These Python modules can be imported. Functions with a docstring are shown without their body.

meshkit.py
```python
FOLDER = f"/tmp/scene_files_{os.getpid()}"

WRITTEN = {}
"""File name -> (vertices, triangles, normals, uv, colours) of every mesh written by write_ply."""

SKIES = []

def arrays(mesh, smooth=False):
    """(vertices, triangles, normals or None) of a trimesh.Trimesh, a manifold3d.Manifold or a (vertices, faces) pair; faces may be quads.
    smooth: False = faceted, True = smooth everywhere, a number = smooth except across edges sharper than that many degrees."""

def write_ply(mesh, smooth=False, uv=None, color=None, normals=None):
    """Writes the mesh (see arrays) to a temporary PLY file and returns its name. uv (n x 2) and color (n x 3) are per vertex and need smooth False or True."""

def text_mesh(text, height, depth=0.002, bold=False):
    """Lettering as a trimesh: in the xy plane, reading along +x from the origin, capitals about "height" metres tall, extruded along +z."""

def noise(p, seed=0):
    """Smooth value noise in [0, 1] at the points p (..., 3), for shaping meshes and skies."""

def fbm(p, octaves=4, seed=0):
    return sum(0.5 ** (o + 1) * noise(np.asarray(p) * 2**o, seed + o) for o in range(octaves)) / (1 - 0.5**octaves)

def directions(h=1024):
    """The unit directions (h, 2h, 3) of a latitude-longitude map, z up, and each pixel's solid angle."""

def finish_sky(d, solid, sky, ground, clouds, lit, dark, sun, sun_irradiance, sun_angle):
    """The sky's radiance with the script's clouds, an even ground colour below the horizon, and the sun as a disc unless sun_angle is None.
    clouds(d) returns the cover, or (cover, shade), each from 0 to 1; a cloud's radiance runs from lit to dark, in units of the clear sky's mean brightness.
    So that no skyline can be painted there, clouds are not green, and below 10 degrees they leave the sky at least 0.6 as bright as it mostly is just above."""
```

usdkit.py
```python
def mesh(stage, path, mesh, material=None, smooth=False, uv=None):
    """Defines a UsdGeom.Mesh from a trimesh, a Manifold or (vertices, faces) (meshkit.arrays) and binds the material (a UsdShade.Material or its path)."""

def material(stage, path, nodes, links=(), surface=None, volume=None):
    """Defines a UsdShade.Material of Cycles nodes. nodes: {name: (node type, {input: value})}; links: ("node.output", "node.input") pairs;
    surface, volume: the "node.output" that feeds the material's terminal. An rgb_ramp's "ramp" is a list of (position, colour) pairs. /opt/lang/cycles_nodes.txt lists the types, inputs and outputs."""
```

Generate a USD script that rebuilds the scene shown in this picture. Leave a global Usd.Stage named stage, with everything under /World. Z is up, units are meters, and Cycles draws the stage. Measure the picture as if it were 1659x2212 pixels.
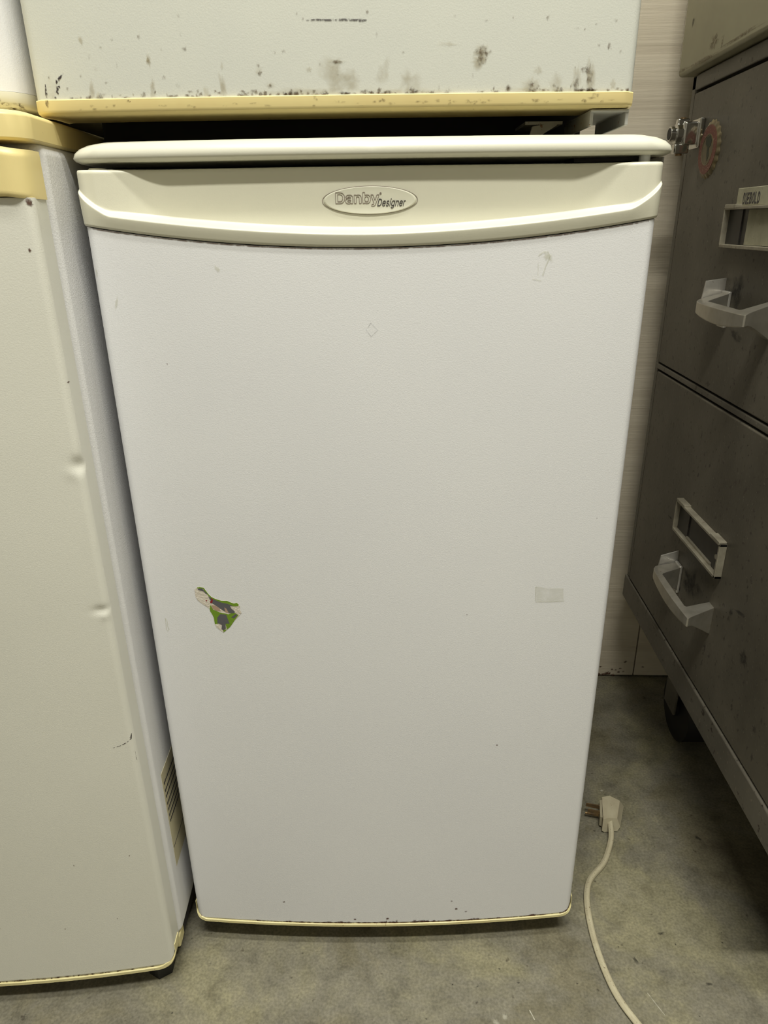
import math, random
import numpy as np, trimesh, manifold3d as m3, usdkit, meshkit
from shapely import affinity
from shapely.geometry import Polygon, box as sbox, LineString, Point
from shapely.ops import unary_union
from pxr import Usd, UsdGeom, UsdLux, UsdShade, Gf, Sdf, Vt

stage = Usd.Stage.CreateInMemory()
UsdGeom.SetStageUpAxis(stage, 'Z'); UsdGeom.SetStageMetersPerUnit(stage, 1.0)
World = UsdGeom.Xform.Define(stage, '/World').GetPrim(); stage.SetDefaultPrim(World)
UsdGeom.Scope.Define(stage, '/World/Looks')
random.seed(7); RNG = np.random.default_rng(7)

# ------------------------------------------------------------------ camera
F_PX, CAM_H = 1510.0, 0.80
cam = UsdGeom.Camera.Define(stage, '/World/camera')
right, up, back = (0.9990765, 0.04136, -0.01352), (-0.00332, 0.38261, 0.92391), (0.04338, -0.92298, 0.38238)
r_ = np.array(right); b_ = np.array(back); b_ /= np.linalg.norm(b_); r_ -= b_ * r_.dot(b_); r_ /= np.linalg.norm(r_); u_ = np.cross(b_, r_)
cam.AddTransformOp().Set(Gf.Matrix4d(*r_, 0, *u_, 0, *b_, 0, 0, 0, CAM_H, 1))
cam.CreateHorizontalApertureAttr(36.0); cam.CreateVerticalApertureAttr(48.0)
cam.CreateFocalLengthAttr(F_PX * 36.0 / 1659)
cam.CreateClippingRangeAttr(Gf.Vec2f(0.02, 100))
cam.CreateExposureAttr(0.0)

# ------------------------------------------------------------------ light: ceiling fluorescents behind and above the viewer
def rect_light(name, pos, w, h, power, color):
    l = UsdLux.RectLight.Define(stage, '/World/' + name)
    l.CreateWidthAttr(w); l.CreateHeightAttr(h); l.CreateIntensityAttr(power); l.CreateColorAttr(Gf.Vec3f(*color))
    l.AddTranslateOp().Set(Gf.Vec3d(*pos))
WARM = (1.0, 0.98, 0.87)
rect_light('lamp_front', (0.10, -0.30, 2.42), 1.2, 0.08, 138.0, WARM)
rect_light('lamp_overhead', (0.12, 0.17, 2.42), 1.2, 0.08, 72.0, WARM)
rect_light('lamp_rear', (-0.6, -3.0, 2.42), 2.4, 0.3, 7.0, WARM)
dome = UsdLux.DomeLight.Define(stage, '/World/ambient_sky'); dome.CreateIntensityAttr(0.02)

# ------------------------------------------------------------------ materials
def mat(name, nodes, links, surface='p.BSDF'):
    return usdkit.material(stage, '/World/Looks/' + name, nodes, links, surface=surface)

def paint(name, col, col2=None, rough=0.4, spec=0.5, big=6.0, fine=700.0, bump=0.0, metallic=0.0, speck=None, speck_scale=120.0, speck_at=0.70, stretch=(1, 1, 1), detail=4.0, bevel=0.0, speck2=None):
    """A painted or moulded surface: base colour drifting softly to col2, optional dirt specks, optional fine relief."""
    col2 = col2 or tuple(c * 0.93 for c in col)
    n = {'tc': ('geometry', {}), 'mp': ('mapping', {'scale': stretch}),
         'n1': ('noise_texture', {'scale': big, 'detail': detail, 'roughness': 0.6}),
         'r1': ('rgb_ramp', {'ramp': [(0.3, col), (0.7, col2)]}),
         'p': ('principled_bsdf', {'roughness': rough, 'specular_ior_level': spec, 'metallic': metallic})}
    l = [('tc.position', 'mp.vector'), ('mp.vector', 'n1.vector'), ('n1.fac', 'r1.fac')]
    out = 'r1.color'
    if speck:
        n['n2'] = ('noise_texture', {'scale': speck_scale, 'detail': 3.0, 'roughness': 0.65})
        n['r2'] = ('rgb_ramp', {'ramp': [(speck_at, (0, 0, 0)), (speck_at + 0.06, (1, 1, 1))]})
        n['mx'] = ('mix_color', {'b': speck})
        l += [('mp.vector', 'n2.vector'), ('n2.fac', 'r2.fac'), ('r2.color', 'mx.fac'), (out, 'mx.a')]
        out = 'mx.result'
    if speck2:
        n['n4'] = ('noise_texture', {'scale': speck_scale * 2.3, 'detail': 2.0, 'roughness': 0.6})
        n['r4'] = ('rgb_ramp', {'ramp': [(0.64, (0, 0, 0)), (0.72, (0.8, 0.8, 0.8))]})
        n['mx2'] = ('mix_color', {'b': speck2})
        l += [('tc.position', 'n4.vector'), ('n4.fac', 'r4.fac'), ('r4.color', 'mx2.fac'), (out, 'mx2.a')]
        out = 'mx2.result'
    l.append((out, 'p.base_color'))
    if bevel:
        n['bv'] = ('bevel', {'radius': bevel, 'samples': 4}); l.append(('bv.bevel', 'p.normal'))
    elif bump:
        n['n3'] = ('noise_texture', {'scale': fine, 'detail': 2.0})
        n['b'] = ('bump', {'strength': bump, 'distance': 0.001})
        l += [('mp.vector', 'n3.vector'), ('n3.fac', 'b.height'), ('b.normal', 'p.normal')]
    return mat(name, n, l)

def stain(name, col, scale=260.0, cut=0.36, amount=1.0, soft=0.25, rough=0.7):
    """Dirt and ink on a surface: the mesh carries 'cover' from 1 in the middle to 0 at its rim; noise breaks it up."""
    return mat(name, {'tc': ('geometry', {}), 'a': ('attribute', {'attribute': 'cover'}),
        'n1': ('noise_texture', {'scale': scale, 'detail': 4.0, 'roughness': 0.65}),
        'mr': ('map_range', {'from_min': cut, 'from_max': cut + soft, 'clamp': True}),
        'mu': ('math', {'math_type': 'multiply'}), 'm2': ('math', {'math_type': 'multiply', 'value2': amount}),
        't': ('transparent_bsdf', {}), 'p': ('principled_bsdf', {'base_color': col, 'roughness': rough}), 'mx': ('mix_closure', {})},
        [('tc.position', 'n1.vector'), ('n1.fac', 'mr.value'), ('mr.result', 'mu.value1'), ('a.fac', 'mu.value2'), ('mu.value', 'm2.value1'),
         ('m2.value', 'mx.fac'), ('t.BSDF', 'mx.closure1'), ('p.BSDF', 'mx.closure2')], surface='mx.closure')

M = {}
M['white'] = paint('white_enamel', (0.76, 0.765, 0.785), (0.73, 0.735, 0.76), rough=0.42, bump=0.11, fine=900, big=5)
M['white_warm'] = paint('aged_white_enamel', (0.73, 0.725, 0.66), (0.69, 0.685, 0.62), rough=0.42, bump=0.11, fine=900, big=5)
M['white_upper'] = paint('grubby_white_enamel', (0.64, 0.65, 0.595), (0.60, 0.612, 0.57), rough=0.42, bump=0.08, fine=900, big=7)
M['white_side'] = paint('textured_white_steel', (0.78, 0.78, 0.79), (0.72, 0.72, 0.735), rough=0.45, bump=0.25, fine=700, big=9)
M['cream'] = paint('cream_plastic', (0.71, 0.695, 0.575), (0.68, 0.665, 0.55), rough=0.38, bump=0.05, fine=1200, big=8, speck=(0.42, 0.34, 0.2), speck_scale=240, speck_at=0.77)
M['cream_pale'] = paint('pale_cream_plastic', (0.71, 0.70, 0.60), (0.68, 0.67, 0.57), rough=0.36, bump=0.04, fine=1200, big=8, speck=(0.45, 0.36, 0.22), speck_scale=200, speck_at=0.78)
M['yellow'] = paint('yellowed_plastic', (0.78, 0.655, 0.31), (0.74, 0.60, 0.28), rough=0.38, bump=0.05, fine=1200, big=11, speck=(0.30, 0.18, 0.07), speck_scale=170, speck_at=0.73)
M['yellow_trim'] = paint('yellowed_trim_strip', (0.80, 0.68, 0.33), (0.76, 0.62, 0.29), rough=0.4, big=20, speck=(0.22, 0.12, 0.06), speck_scale=150, speck_at=0.70)
M['gold_trim'] = paint('straw_trim_strip', (0.74, 0.68, 0.38), (0.66, 0.58, 0.30), rough=0.4, big=40, speck=(0.24, 0.13, 0.06), speck_scale=190, speck_at=0.66)
M['gasket'] = paint('dark_grey_rubber', (0.055, 0.052, 0.055), rough=0.6)
M['black'] = paint('black_plastic', (0.012, 0.012, 0.012), rough=0.55)
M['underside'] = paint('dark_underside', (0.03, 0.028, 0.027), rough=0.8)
M['emblem'] = paint('emblem_plastic', (0.74, 0.73, 0.61), rough=0.22, spec=0.6)
M['emblem_line'] = paint('emblem_dark_outline', (0.27, 0.22, 0.19), rough=0.4)
M['ink'] = paint('dark_ink', (0.06, 0.055, 0.055), rough=0.5)
M['steel'] = paint('hinge_steel', (0.52, 0.53, 0.52), (0.42, 0.41, 0.37), rough=0.45, metallic=0.15, big=60, speck=(0.26, 0.12, 0.05), speck_scale=150, speck_at=0.66)
M['grey_plastic'] = paint('grey_hinge_plastic', (0.17, 0.16, 0.135), rough=0.5)
M['wall'] = mat('painted_plywood', {'tc': ('geometry', {}), 'mp': ('mapping', {'scale': (7.0, 7.0, 260.0)}), 'mq': ('mapping', {'scale': (3.0, 3.0, 45.0)}),
    'n1': ('noise_texture', {'scale': 1.0, 'detail': 5.0, 'roughness': 0.62}), 'n2': ('noise_texture', {'scale': 1.0, 'detail': 3.0}),
    'r1': ('rgb_ramp', {'ramp': [(0.25, (0.60, 0.53, 0.42)), (0.5, (0.68, 0.61, 0.49)), (0.75, (0.71, 0.64, 0.52))]}),
    'ad': ('math', {'math_type': 'multiply_add', 'value2': 0.6}), 'b': ('bump', {'strength': 0.55, 'distance': 0.0016}),
    'p': ('principled_bsdf', {'roughness': 0.62})},
    [('tc.position', 'mp.vector'), ('tc.position', 'mq.vector'), ('mp.vector', 'n1.vector'), ('mq.vector', 'n2.vector'), ('n2.fac', 'r1.fac'), ('r1.color', 'p.base_color'),
     ('n1.fac', 'ad.value1'), ('n2.fac', 'ad.value3'), ('ad.value', 'b.height'), ('b.normal', 'p.normal')])
M['room'] = paint('plain_wall_paint', (0.50, 0.48, 0.42), rough=0.8, big=1.0)
M['concrete'] = mat('worn_concrete', {'tc': ('geometry', {}),
    'n1': ('noise_texture', {'scale': 5.0, 'detail': 7.0, 'roughness': 0.62, 'distortion': 0.4}), 'n2': ('noise_texture', {'scale': 34.0, 'detail': 6.0, 'roughness': 0.7}),
    'n3': ('noise_texture', {'scale': 330.0, 'detail': 3.0}), 'n4': ('noise_texture', {'scale': 95.0, 'detail': 2.0, 'roughness': 0.5}),
    'r1': ('rgb_ramp', {'ramp': [(0.30, (0.125, 0.108, 0.070)), (0.42, (0.185, 0.168, 0.112)), (0.49, (0.195, 0.182, 0.140)), (0.54, (0.215, 0.200, 0.142)), (0.60, (0.255, 0.236, 0.150)), (0.74, (0.28, 0.262, 0.192))]}),
    'r2': ('rgb_ramp', {'ramp': [(0.28, (0.55, 0.54, 0.52)), (0.45, (0.86, 0.86, 0.85)), (0.58, (1, 1, 1)), (0.8, (1.22, 1.20, 1.14))]}),
    'r3': ('rgb_ramp', {'ramp': [(0.33, (0.78, 0.78, 0.77)), (0.67, (1.16, 1.16, 1.16))]}),
    'r4': ('rgb_ramp', {'ramp': [(0.70, (1, 1, 1)), (0.77, (0.45, 0.42, 0.40))]}),
    'm1': ('mix_color', {'blend_type': 'multiply', 'fac': 1.0, 'use_clamp_result': False}), 'm2': ('mix_color', {'blend_type': 'multiply', 'fac': 1.0}), 'm3': ('mix_color', {'blend_type': 'multiply', 'fac': 1.0}),
    'b': ('bump', {'strength': 0.35, 'distance': 0.0015}), 'p': ('principled_bsdf', {'roughness': 0.62})},
    [('tc.position', 'n1.vector'), ('tc.position', 'n2.vector'), ('tc.position', 'n3.vector'), ('tc.position', 'n4.vector'), ('n1.fac', 'r1.fac'), ('n2.fac', 'r2.fac'), ('n3.fac', 'r3.fac'), ('n4.fac', 'r4.fac'),
     ('r1.color', 'm1.a'), ('r2.color', 'm1.b'), ('m1.result', 'm2.a'), ('r3.color', 'm2.b'), ('m2.result', 'm3.a'), ('r4.color', 'm3.b'), ('m3.result', 'p.base_color'), ('n2.fac', 'b.height'), ('b.normal', 'p.normal')])
M['cabinet'] = paint('worn_grey_brown_enamel', (0.130, 0.117, 0.091), (0.074, 0.066, 0.050), rough=0.42, spec=0.5, big=9, bump=0.12, fine=260, speck=(0.048, 0.042, 0.033), speck_scale=120, speck_at=0.61, stretch=(1, 1.15, 0.9), detail=8, speck2=(0.17, 0.155, 0.12))
M['cabinet_frame'] = paint('worn_grey_frame_enamel', (0.135, 0.123, 0.10), (0.09, 0.082, 0.066), rough=0.42, big=14, bump=0.12, fine=240, speck=(0.03, 0.022, 0.016), speck_scale=110, speck_at=0.62, detail=8, speck2=(0.2, 0.18, 0.14))
M['olive'] = paint('olive_cream_enamel', (0.31, 0.295, 0.195), (0.27, 0.25, 0.165), rough=0.45, big=10, bump=0.1, fine=300, speck=(0.15, 0.11, 0.06), speck_scale=60, speck_at=0.72)
M['chrome'] = paint('chrome', (0.74, 0.73, 0.71), (0.64, 0.63, 0.60), rough=0.12, metallic=1.0, big=30, bevel=0.0014)
M['pull_chrome'] = paint('satin_worn_chrome', (0.66, 0.63, 0.56), (0.50, 0.475, 0.41), rough=0.24, metallic=0.78, bevel=0.0011, big=45, speck=(0.3, 0.25, 0.17), speck_scale=120, speck_at=0.70)
M['worn_chrome'] = paint('worn_chrome', (0.66, 0.64, 0.60), (0.50, 0.48, 0.44), rough=0.30, metallic=0.55, bevel=0.0008, big=45, speck=(0.25, 0.2, 0.13), speck_scale=120, speck_at=0.68)
M['holder'] = paint('tarnished_metal_frame', (0.42, 0.39, 0.31), (0.27, 0.245, 0.19), rough=0.42, metallic=0.35, big=60, speck=(0.14, 0.08, 0.05), speck_scale=160, speck_at=0.66)
M['holder_dark'] = paint('dark_holder_plate', (0.045, 0.042, 0.038), (0.03, 0.028, 0.026), rough=0.4, big=70)
M['card'] = paint('grubby_paper_card', (0.46, 0.44, 0.32), (0.36, 0.34, 0.24), rough=0.8, big=70, speck=(0.1, 0.085, 0.06), speck_scale=200, speck_at=0.66)
M['sign_red'] = paint('faded_red_print', (0.20, 0.060, 0.042), (0.15, 0.048, 0.034), rough=0.5, big=60, speck=(0.36, 0.26, 0.18), speck_scale=420, speck_at=0.60)
M['sign_centre'] = paint('aged_tan_print', (0.19, 0.15, 0.085), (0.12, 0.10, 0.06), rough=0.5, big=90)
M['sign_rim'] = paint('brass_cap_rim', (0.26, 0.21, 0.11), (0.15, 0.125, 0.08), rough=0.4, metallic=0.4, big=90)
M['sign_dark'] = paint('dark_green_print', (0.035, 0.04, 0.022), rough=0.5)
M['plug'] = paint('dirty_ivory_vinyl', (0.50, 0.46, 0.33), (0.42, 0.37, 0.26), rough=0.5, big=60, speck=(0.22, 0.17, 0.10), speck_scale=260, speck_at=0.66)
M['plug_side'] = paint('dirty_grey_ivory_vinyl', (0.40, 0.37, 0.27), (0.33, 0.29, 0.20), rough=0.5, big=60, speck=(0.2, 0.15, 0.09), speck_scale=260, speck_at=0.66)
M['cable'] = paint('ivory_cable_vinyl', (0.52, 0.48, 0.34), (0.43, 0.385, 0.265), rough=0.5, big=70, speck=(0.2, 0.15, 0.09), speck_scale=420, speck_at=0.62)
M['brass'] = paint('tarnished_brass', (0.34, 0.22, 0.10), (0.18, 0.13, 0.08), rough=0.4, metallic=0.7, big=150)
M['rubber_wheel'] = paint('black_caster_rubber', (0.011, 0.011, 0.012), rough=0.65)
M['lime'] = paint('lime_green_print', (0.17, 0.30, 0.022), (0.14, 0.25, 0.02), rough=0.35, big=120)
M['torn_paper'] = paint('torn_white_paper', (0.68, 0.64, 0.57), (0.60, 0.54, 0.46), rough=0.8, big=260, bump=0.5, fine=600)
M['slate_print'] = paint('slate_grey_print', (0.105, 0.105, 0.118), rough=0.35)
M['tan_print'] = paint('tan_print', (0.42, 0.29, 0.21), rough=0.35)
M['red_print'] = paint('dark_red_print', (0.25, 0.012, 0.02), rough=0.35)
M['label_paper'] = paint('yellowed_label_paper', (0.56, 0.52, 0.36), (0.50, 0.45, 0.30), rough=0.5, big=40)
M['residue'] = stain('tape_residue', (0.60, 0.60, 0.48), scale=90, cut=0.2, amount=0.42, soft=0.3)
M['brown_stain'] = stain('brown_grime', (0.115, 0.07, 0.03), scale=420, cut=0.38, amount=0.72, soft=0.26)
M['tan_stain'] = stain('tan_drip_stain', (0.34, 0.27, 0.13), scale=140, cut=0.24, amount=0.45, soft=0.45)
M['black_scuff'] = stain('black_scuff_mark', (0.03, 0.018, 0.022), scale=480, cut=0.40, amount=0.95, soft=0.12)
M['rust'] = stain('rust_stain', (0.085, 0.028, 0.012), scale=260, cut=0.34, amount=0.95, soft=0.2)
M['dark_mark'] = stain('dark_grease_mark', (0.008, 0.008, 0.008), scale=120, cut=0.28, amount=0.75, soft=0.35)
M['pale_scratch'] = stain('pale_scratch_mark', (0.62, 0.60, 0.50), scale=200, cut=0.3, amount=0.8, soft=0.25)

# ------------------------------------------------------------------ object helpers
USED = set()
def numbered(parent, name):
    k, p = 0, f'{parent}/{name}'
    while p in USED:
        k += 1; p = f'{parent}/{name}_{k:03d}'
    USED.add(p); return p
def data(prim, **kw):
    for k, v in kw.items():
        if v: prim.SetCustomDataByKey(k, v)
    return prim
def thing(name, label, cat, loc=(0, 0, 0), yaw=0.0, group=None, kind=None):
    x = UsdGeom.Xform.Define(stage, numbered('/World', name))
    x.AddTranslateOp().Set(Gf.Vec3d(*loc))
    if yaw: x.AddRotateZOp().Set(math.degrees(yaw))
    return data(x.GetPrim(), label=label, category=cat, group=group, kind=kind)
def obj(name, mesh, m, parent=World, smooth=35, label=None, kind=None, cover=None):
    p = usdkit.mesh(stage, numbered(str(parent.GetPath()), name), mesh, M[m], smooth=smooth)
    if cover is not None:
        UsdGeom.PrimvarsAPI(p).CreatePrimvar('cover', Sdf.ValueTypeNames.FloatArray, 'vertex').Set(Vt.FloatArray.FromNumpy(np.asarray(cover, np.float32)))
    return data(p.GetPrim(), label=label, kind=kind)
def cat(*ms): return trimesh.util.concatenate([tm(m) for m in ms])
def tm(m):
    if isinstance(m, trimesh.Trimesh): return m
    if hasattr(m, 'to_mesh'):
        q = m.to_mesh(); return trimesh.Trimesh(q.vert_properties[:, :3], q.tri_verts, process=False)
    return trimesh.Trimesh(*m, process=False)
def box(x0, x1, y0, y1, z0, z1, r=0.0, seg=12):
    if r <= 0:
        b = trimesh.creation.box([x1 - x0, y1 - y0, z1 - z0]); b.apply_translation([(x0 + x1) / 2, (y0 + y1) / 2, (z0 + z1) / 2]); return b
    s = m3.Manifold.sphere(r, seg)
    return tm(m3.Manifold.batch_hull([s.translate((x, y, z)) for x in (x0 + r, x1 - r) for y in (y0 + r, y1 - r) for z in (z0 + r, z1 - r)]))
def hull(pts): return trimesh.convex.convex_hull(np.asarray(pts, float))
def cyl(p, q, r, n=24, r2=None):
    p, q = np.asarray(p, float), np.asarray(q, float); d = q - p; L = np.linalg.norm(d); d /= L
    a = np.cross(d, [0, 0, 1.0] if abs(d[2]) < 0.9 else [1.0, 0, 0]); a /= np.linalg.norm(a); b = np.cross(d, a)
    t = np.linspace(0, 2 * np.pi, n, endpoint=False); c = np.cos(t)[:, None] * a + np.sin(t)[:, None] * b
    return hull(np.vstack([p + c * r, q + c * (r if r2 is None else r2)]))
def extrude(shape, h):
    return trimesh.util.concatenate([trimesh.creation.extrude_polygon(g, h, engine='earcut') for g in getattr(shape, 'geoms', [shape]) if g.area > 1e-10])
def to_xz(m, y):          # drawn in xy, extruded +z  ->  stands in the xz plane, extruded towards -y
    m = m.copy(); v = m.vertices.copy(); m.vertices = np.stack([v[:, 0], y - v[:, 2], v[:, 1]], 1); return m
def text_shape(s, h, bold=False):
    t = meshkit.text_mesh(s, h, 0.01, bold)
    f = t.triangles[t.face_normals[:, 2] > 0.9][:, :, :2]
    return unary_union([Polygon(a).buffer(1e-6) for a in f])
def solid_sheet(X, Y, Z, back):
    """A closed solid: the front sheet over a grid (rows, columns) and the same grid flattened at y = back."""
    n, m = X.shape
    front = np.stack([X, Y, Z], -1).reshape(-1, 3); rear = front.copy(); rear[:, 1] = np.broadcast_to(back, (n * m,)) if np.ndim(back) == 0 else np.asarray(back).ravel()
    i = np.arange(n * m).reshape(n, m); a, b, c, d = i[:-1, :-1].ravel(), i[:-1, 1:].ravel(), i[1:, 1:].ravel(), i[1:, :-1].ravel()
    f = np.vstack([np.stack([a, b, c], 1), np.stack([a, c, d], 1)])
    k = n * m; f = np.vstack([f, f[:, ::-1] + k])
    ring = np.concatenate([i[0, :], i[1:, -1], i[-1, -2::-1], i[-2:0:-1, 0]]); nxt = np.roll(ring, -1)
    f = np.vstack([f, np.stack([ring, ring + k, nxt + k], 1), np.stack([ring, nxt + k, nxt], 1)])
    return trimesh.Trimesh(np.vstack([front, rear]), f, process=False)
def smoothstep(a, b, x):
    t = np.clip((x - a) / (b - a), 0, 1); return t * t * (3 - 2 * t)

class Marks:
    """Soft-edged irregular flecks laid a hair proud of a surface; P(u, w) gives the point on the surface, N the outward normal."""
    def __init__(self, P, N, rng): self.P, self.N, self.rng, self.v, self.f, self.c = P, np.array(N, float), rng, [], [], []
    def blob(self, u, w, a, b, ang=0.0, k=1.0, rough=0.3, n=16, core=0.45):
        o = len(self.v); t = np.linspace(0, 2 * np.pi, n, endpoint=False); q = 1 + rough * (self.rng.random(n) * 2 - 1)
        ca, sa = math.cos(ang), math.sin(ang)
        for ring, alpha in ((0.0, k), (core, k * 0.9), (1.0, 0.0)):
            for j in range(1 if ring == 0 else n):
                x, y = ring * q[j] * a * math.cos(t[j]), ring * q[j] * b * math.sin(t[j])
                self.v.append(self.P(u + x * ca - y * sa, w + x * sa + y * ca)); self.c.append(alpha)
        for j in range(n):
            k2 = (j + 1) % n
            self.f += [(o, o + 1 + j, o + 1 + k2), (o + 1 + j, o + 1 + n + j, o + 1 + n + k2), (o + 1 + j, o + 1 + n + k2, o + 1 + k2)]
    def patch(self, corners, k=1.0, inner=0.90):
        q = np.array(corners, float); c = q.mean(0); o = len(self.v)
        for p in q: self.v.append(self.P(*p)); self.c.append(0.0)
        for p in q: self.v.append(self.P(*(c + (p - c) * inner))); self.c.append(k)
        self.v.append(self.P(*c)); self.c.append(k * 0.8); m = len(q)
        for j in range(m):
            a, b = o + j, o + (j + 1) % m
            self.f += [(a, b, b + m), (a, b + m, a + m), (a + m, b + m, o + 2 * m)]
    def line(self, pts, width, k=1.0):
        pts = np.array(pts, float); o = len(self.v); n = len(pts)
        w = np.broadcast_to(np.asarray(width, float), (n,))
        d = np.gradient(pts, axis=0); d /= np.linalg.norm(d, axis=1)[:, None] + 1e-12; s = np.stack([-d[:, 1], d[:, 0]], 1)
        for j in range(n):
            e = self.rng.random() * 0.5 + 0.7
            for side, alpha in ((-1, 0.0), (-0.5, k), (0.5, k), (1, 0.0)):
                q = pts[j] + s[j] * side * w[j] * e; self.v.append(self.P(*q)); self.c.append(alpha)
        for j in range(n - 1):
            for q in range(3):
                a = o + 4 * j + q; self.f += [(a, a + 1, a + 5), (a, a + 5, a + 4)]
    def build(self, name, m, parent, **kw):
        v = np.array(self.v) + self.N * 0.00025
        f = np.array(self.f); t = trimesh.Trimesh(v, f, process=False)
        if (t.face_normals @ self.N).mean() < 0: f = f[:, ::-1]
        return obj(name, trimesh.Trimesh(v, f, process=False), m, parent, smooth=False, cover=self.c, **kw)

# ------------------------------------------------------------------ the room
struct = lambda name, mesh, m, label, cat_: data(obj(name, mesh, m, smooth=False), label=label, category=cat_, kind='structure')
XL, XR, YF, YB, ZC = -2.6, 1.35, -4.2, 1.121, 2.50
floor = struct('floor', box(XL, XR, YF, YB + 0.1, -0.1, 0.0), 'concrete', 'stained grey-brown concrete floor under the appliances', 'floor')
wall = thing('wall_back', 'beige painted plywood wall with horizontal grain behind the fridges', 'wall', kind='structure')
SEAM = 0.4135
obj('panel', box(SEAM - 1.2192, SEAM - 0.0012, YB, YB + 0.012, 0.004, 2.44), 'wall', wall, smooth=False)
obj('panel', box(SEAM + 0.0012, XR, YB, YB + 0.012, 0.004, 2.44), 'wall', wall, smooth=False)
obj('panel', box(XL, SEAM - 1.2216, YB, YB + 0.012, 0.004, 2.44), 'wall', wall, smooth=False)
obj('panel', box(XL, XR, YB, YB + 0.012, 2.4425, ZC), 'wall', wall, smooth=False)
obj('backing', box(XL, XR, YB + 0.012, YB + 0.1, 0.0, ZC), 'underside', wall, smooth=False)
tw = Marks(lambda u, w: (u, YB, w), (0, -1, 0), RNG)
tw.line([(0.335 + 0.004 * k, 0.006 + 0.002 * math.sin(k)) for k in range(10)], 0.0035, 0.9)
tw.line([(0.375, 0.006), (0.378, 0.002)], 0.003, 0.8)
for _ in range(9): tw.blob(0.35 + 0.09 * RNG.random(), 0.01 + 0.03 * RNG.random() ** 2, 0.003, 0.002, 0, 0.8)
tw.build('chipped_edge', 'rust', wall, kind='stuff')
struct('wall_left', box(XL - 0.1, XL, YF, YB, 0, ZC), 'room', 'plain painted side wall left of the fridges', 'wall')
struct('wall_right', box(XR, XR + 0.1, YF, YB, 0, ZC), 'room', 'plain painted side wall behind the filing cabinet', 'wall')
struct('wall_front', box(XL, XR, YF - 0.1, YF, 0, ZC), 'room', 'plain painted wall facing the fridges', 'wall')
struct('ceiling', box(XL, XR, YF, YB, ZC, ZC + 0.1), 'room', 'flat painted ceiling above the appliances', 'ceiling')
fm = Marks(lambda u, w: (u, w, 0), (0, 0, 1), RNG)
for (x, y, a, b, t) in [(0.3975, 0.745, 0.004, 0.0022, 2.2), (0.262, 0.628, 0.0015, 0.0012, 0), (0.30, 0.60, 0.0035, 0.0016, 0.2), (0.335, 0.54, 0.003, 0.0015, 0), (0.345, 0.45, 0.009, 0.004, 2.4), (0.36, 0.45, 0.007, 0.004, 2.4),
                        (-0.33, 0.455, 0.002, 0.0015, 0), (-0.15, 0.452, 0.004, 0.0014, 0.5), (-0.37, 0.448, 0.003, 0.0018, 0), (0.10, 0.55, 0.0012, 0.001, 0), (0.12, 0.535, 0.0015, 0.001, 0), (0.26, 0.565, 0.002, 0.004, 0.3)]:
    fm.blob(x, y, a * 1.4, b * 1.4, t, 0.95)
for _ in range(70): fm.blob(-0.45 + 0.95 * RNG.random(), 0.40 + 0.65 * RNG.random(), 0.0008 + 0.0014 * RNG.random(), 0.0007 + 0.0008 * RNG.random(), RNG.random() * 3, 0.9, n=8)
fm.build('dirt_fleck', 'dark_mark', floor, kind='stuff')
fc = Marks(lambda u, w: (u, w, 0), (0, 0, 1), RNG)
fc.line([(-0.425 + 0.006 * k, 0.428 + 0.0016 * k + 0.001 * math.sin(2.1 * k)) for k in range(12)], 0.0009, 1.0)
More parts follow.
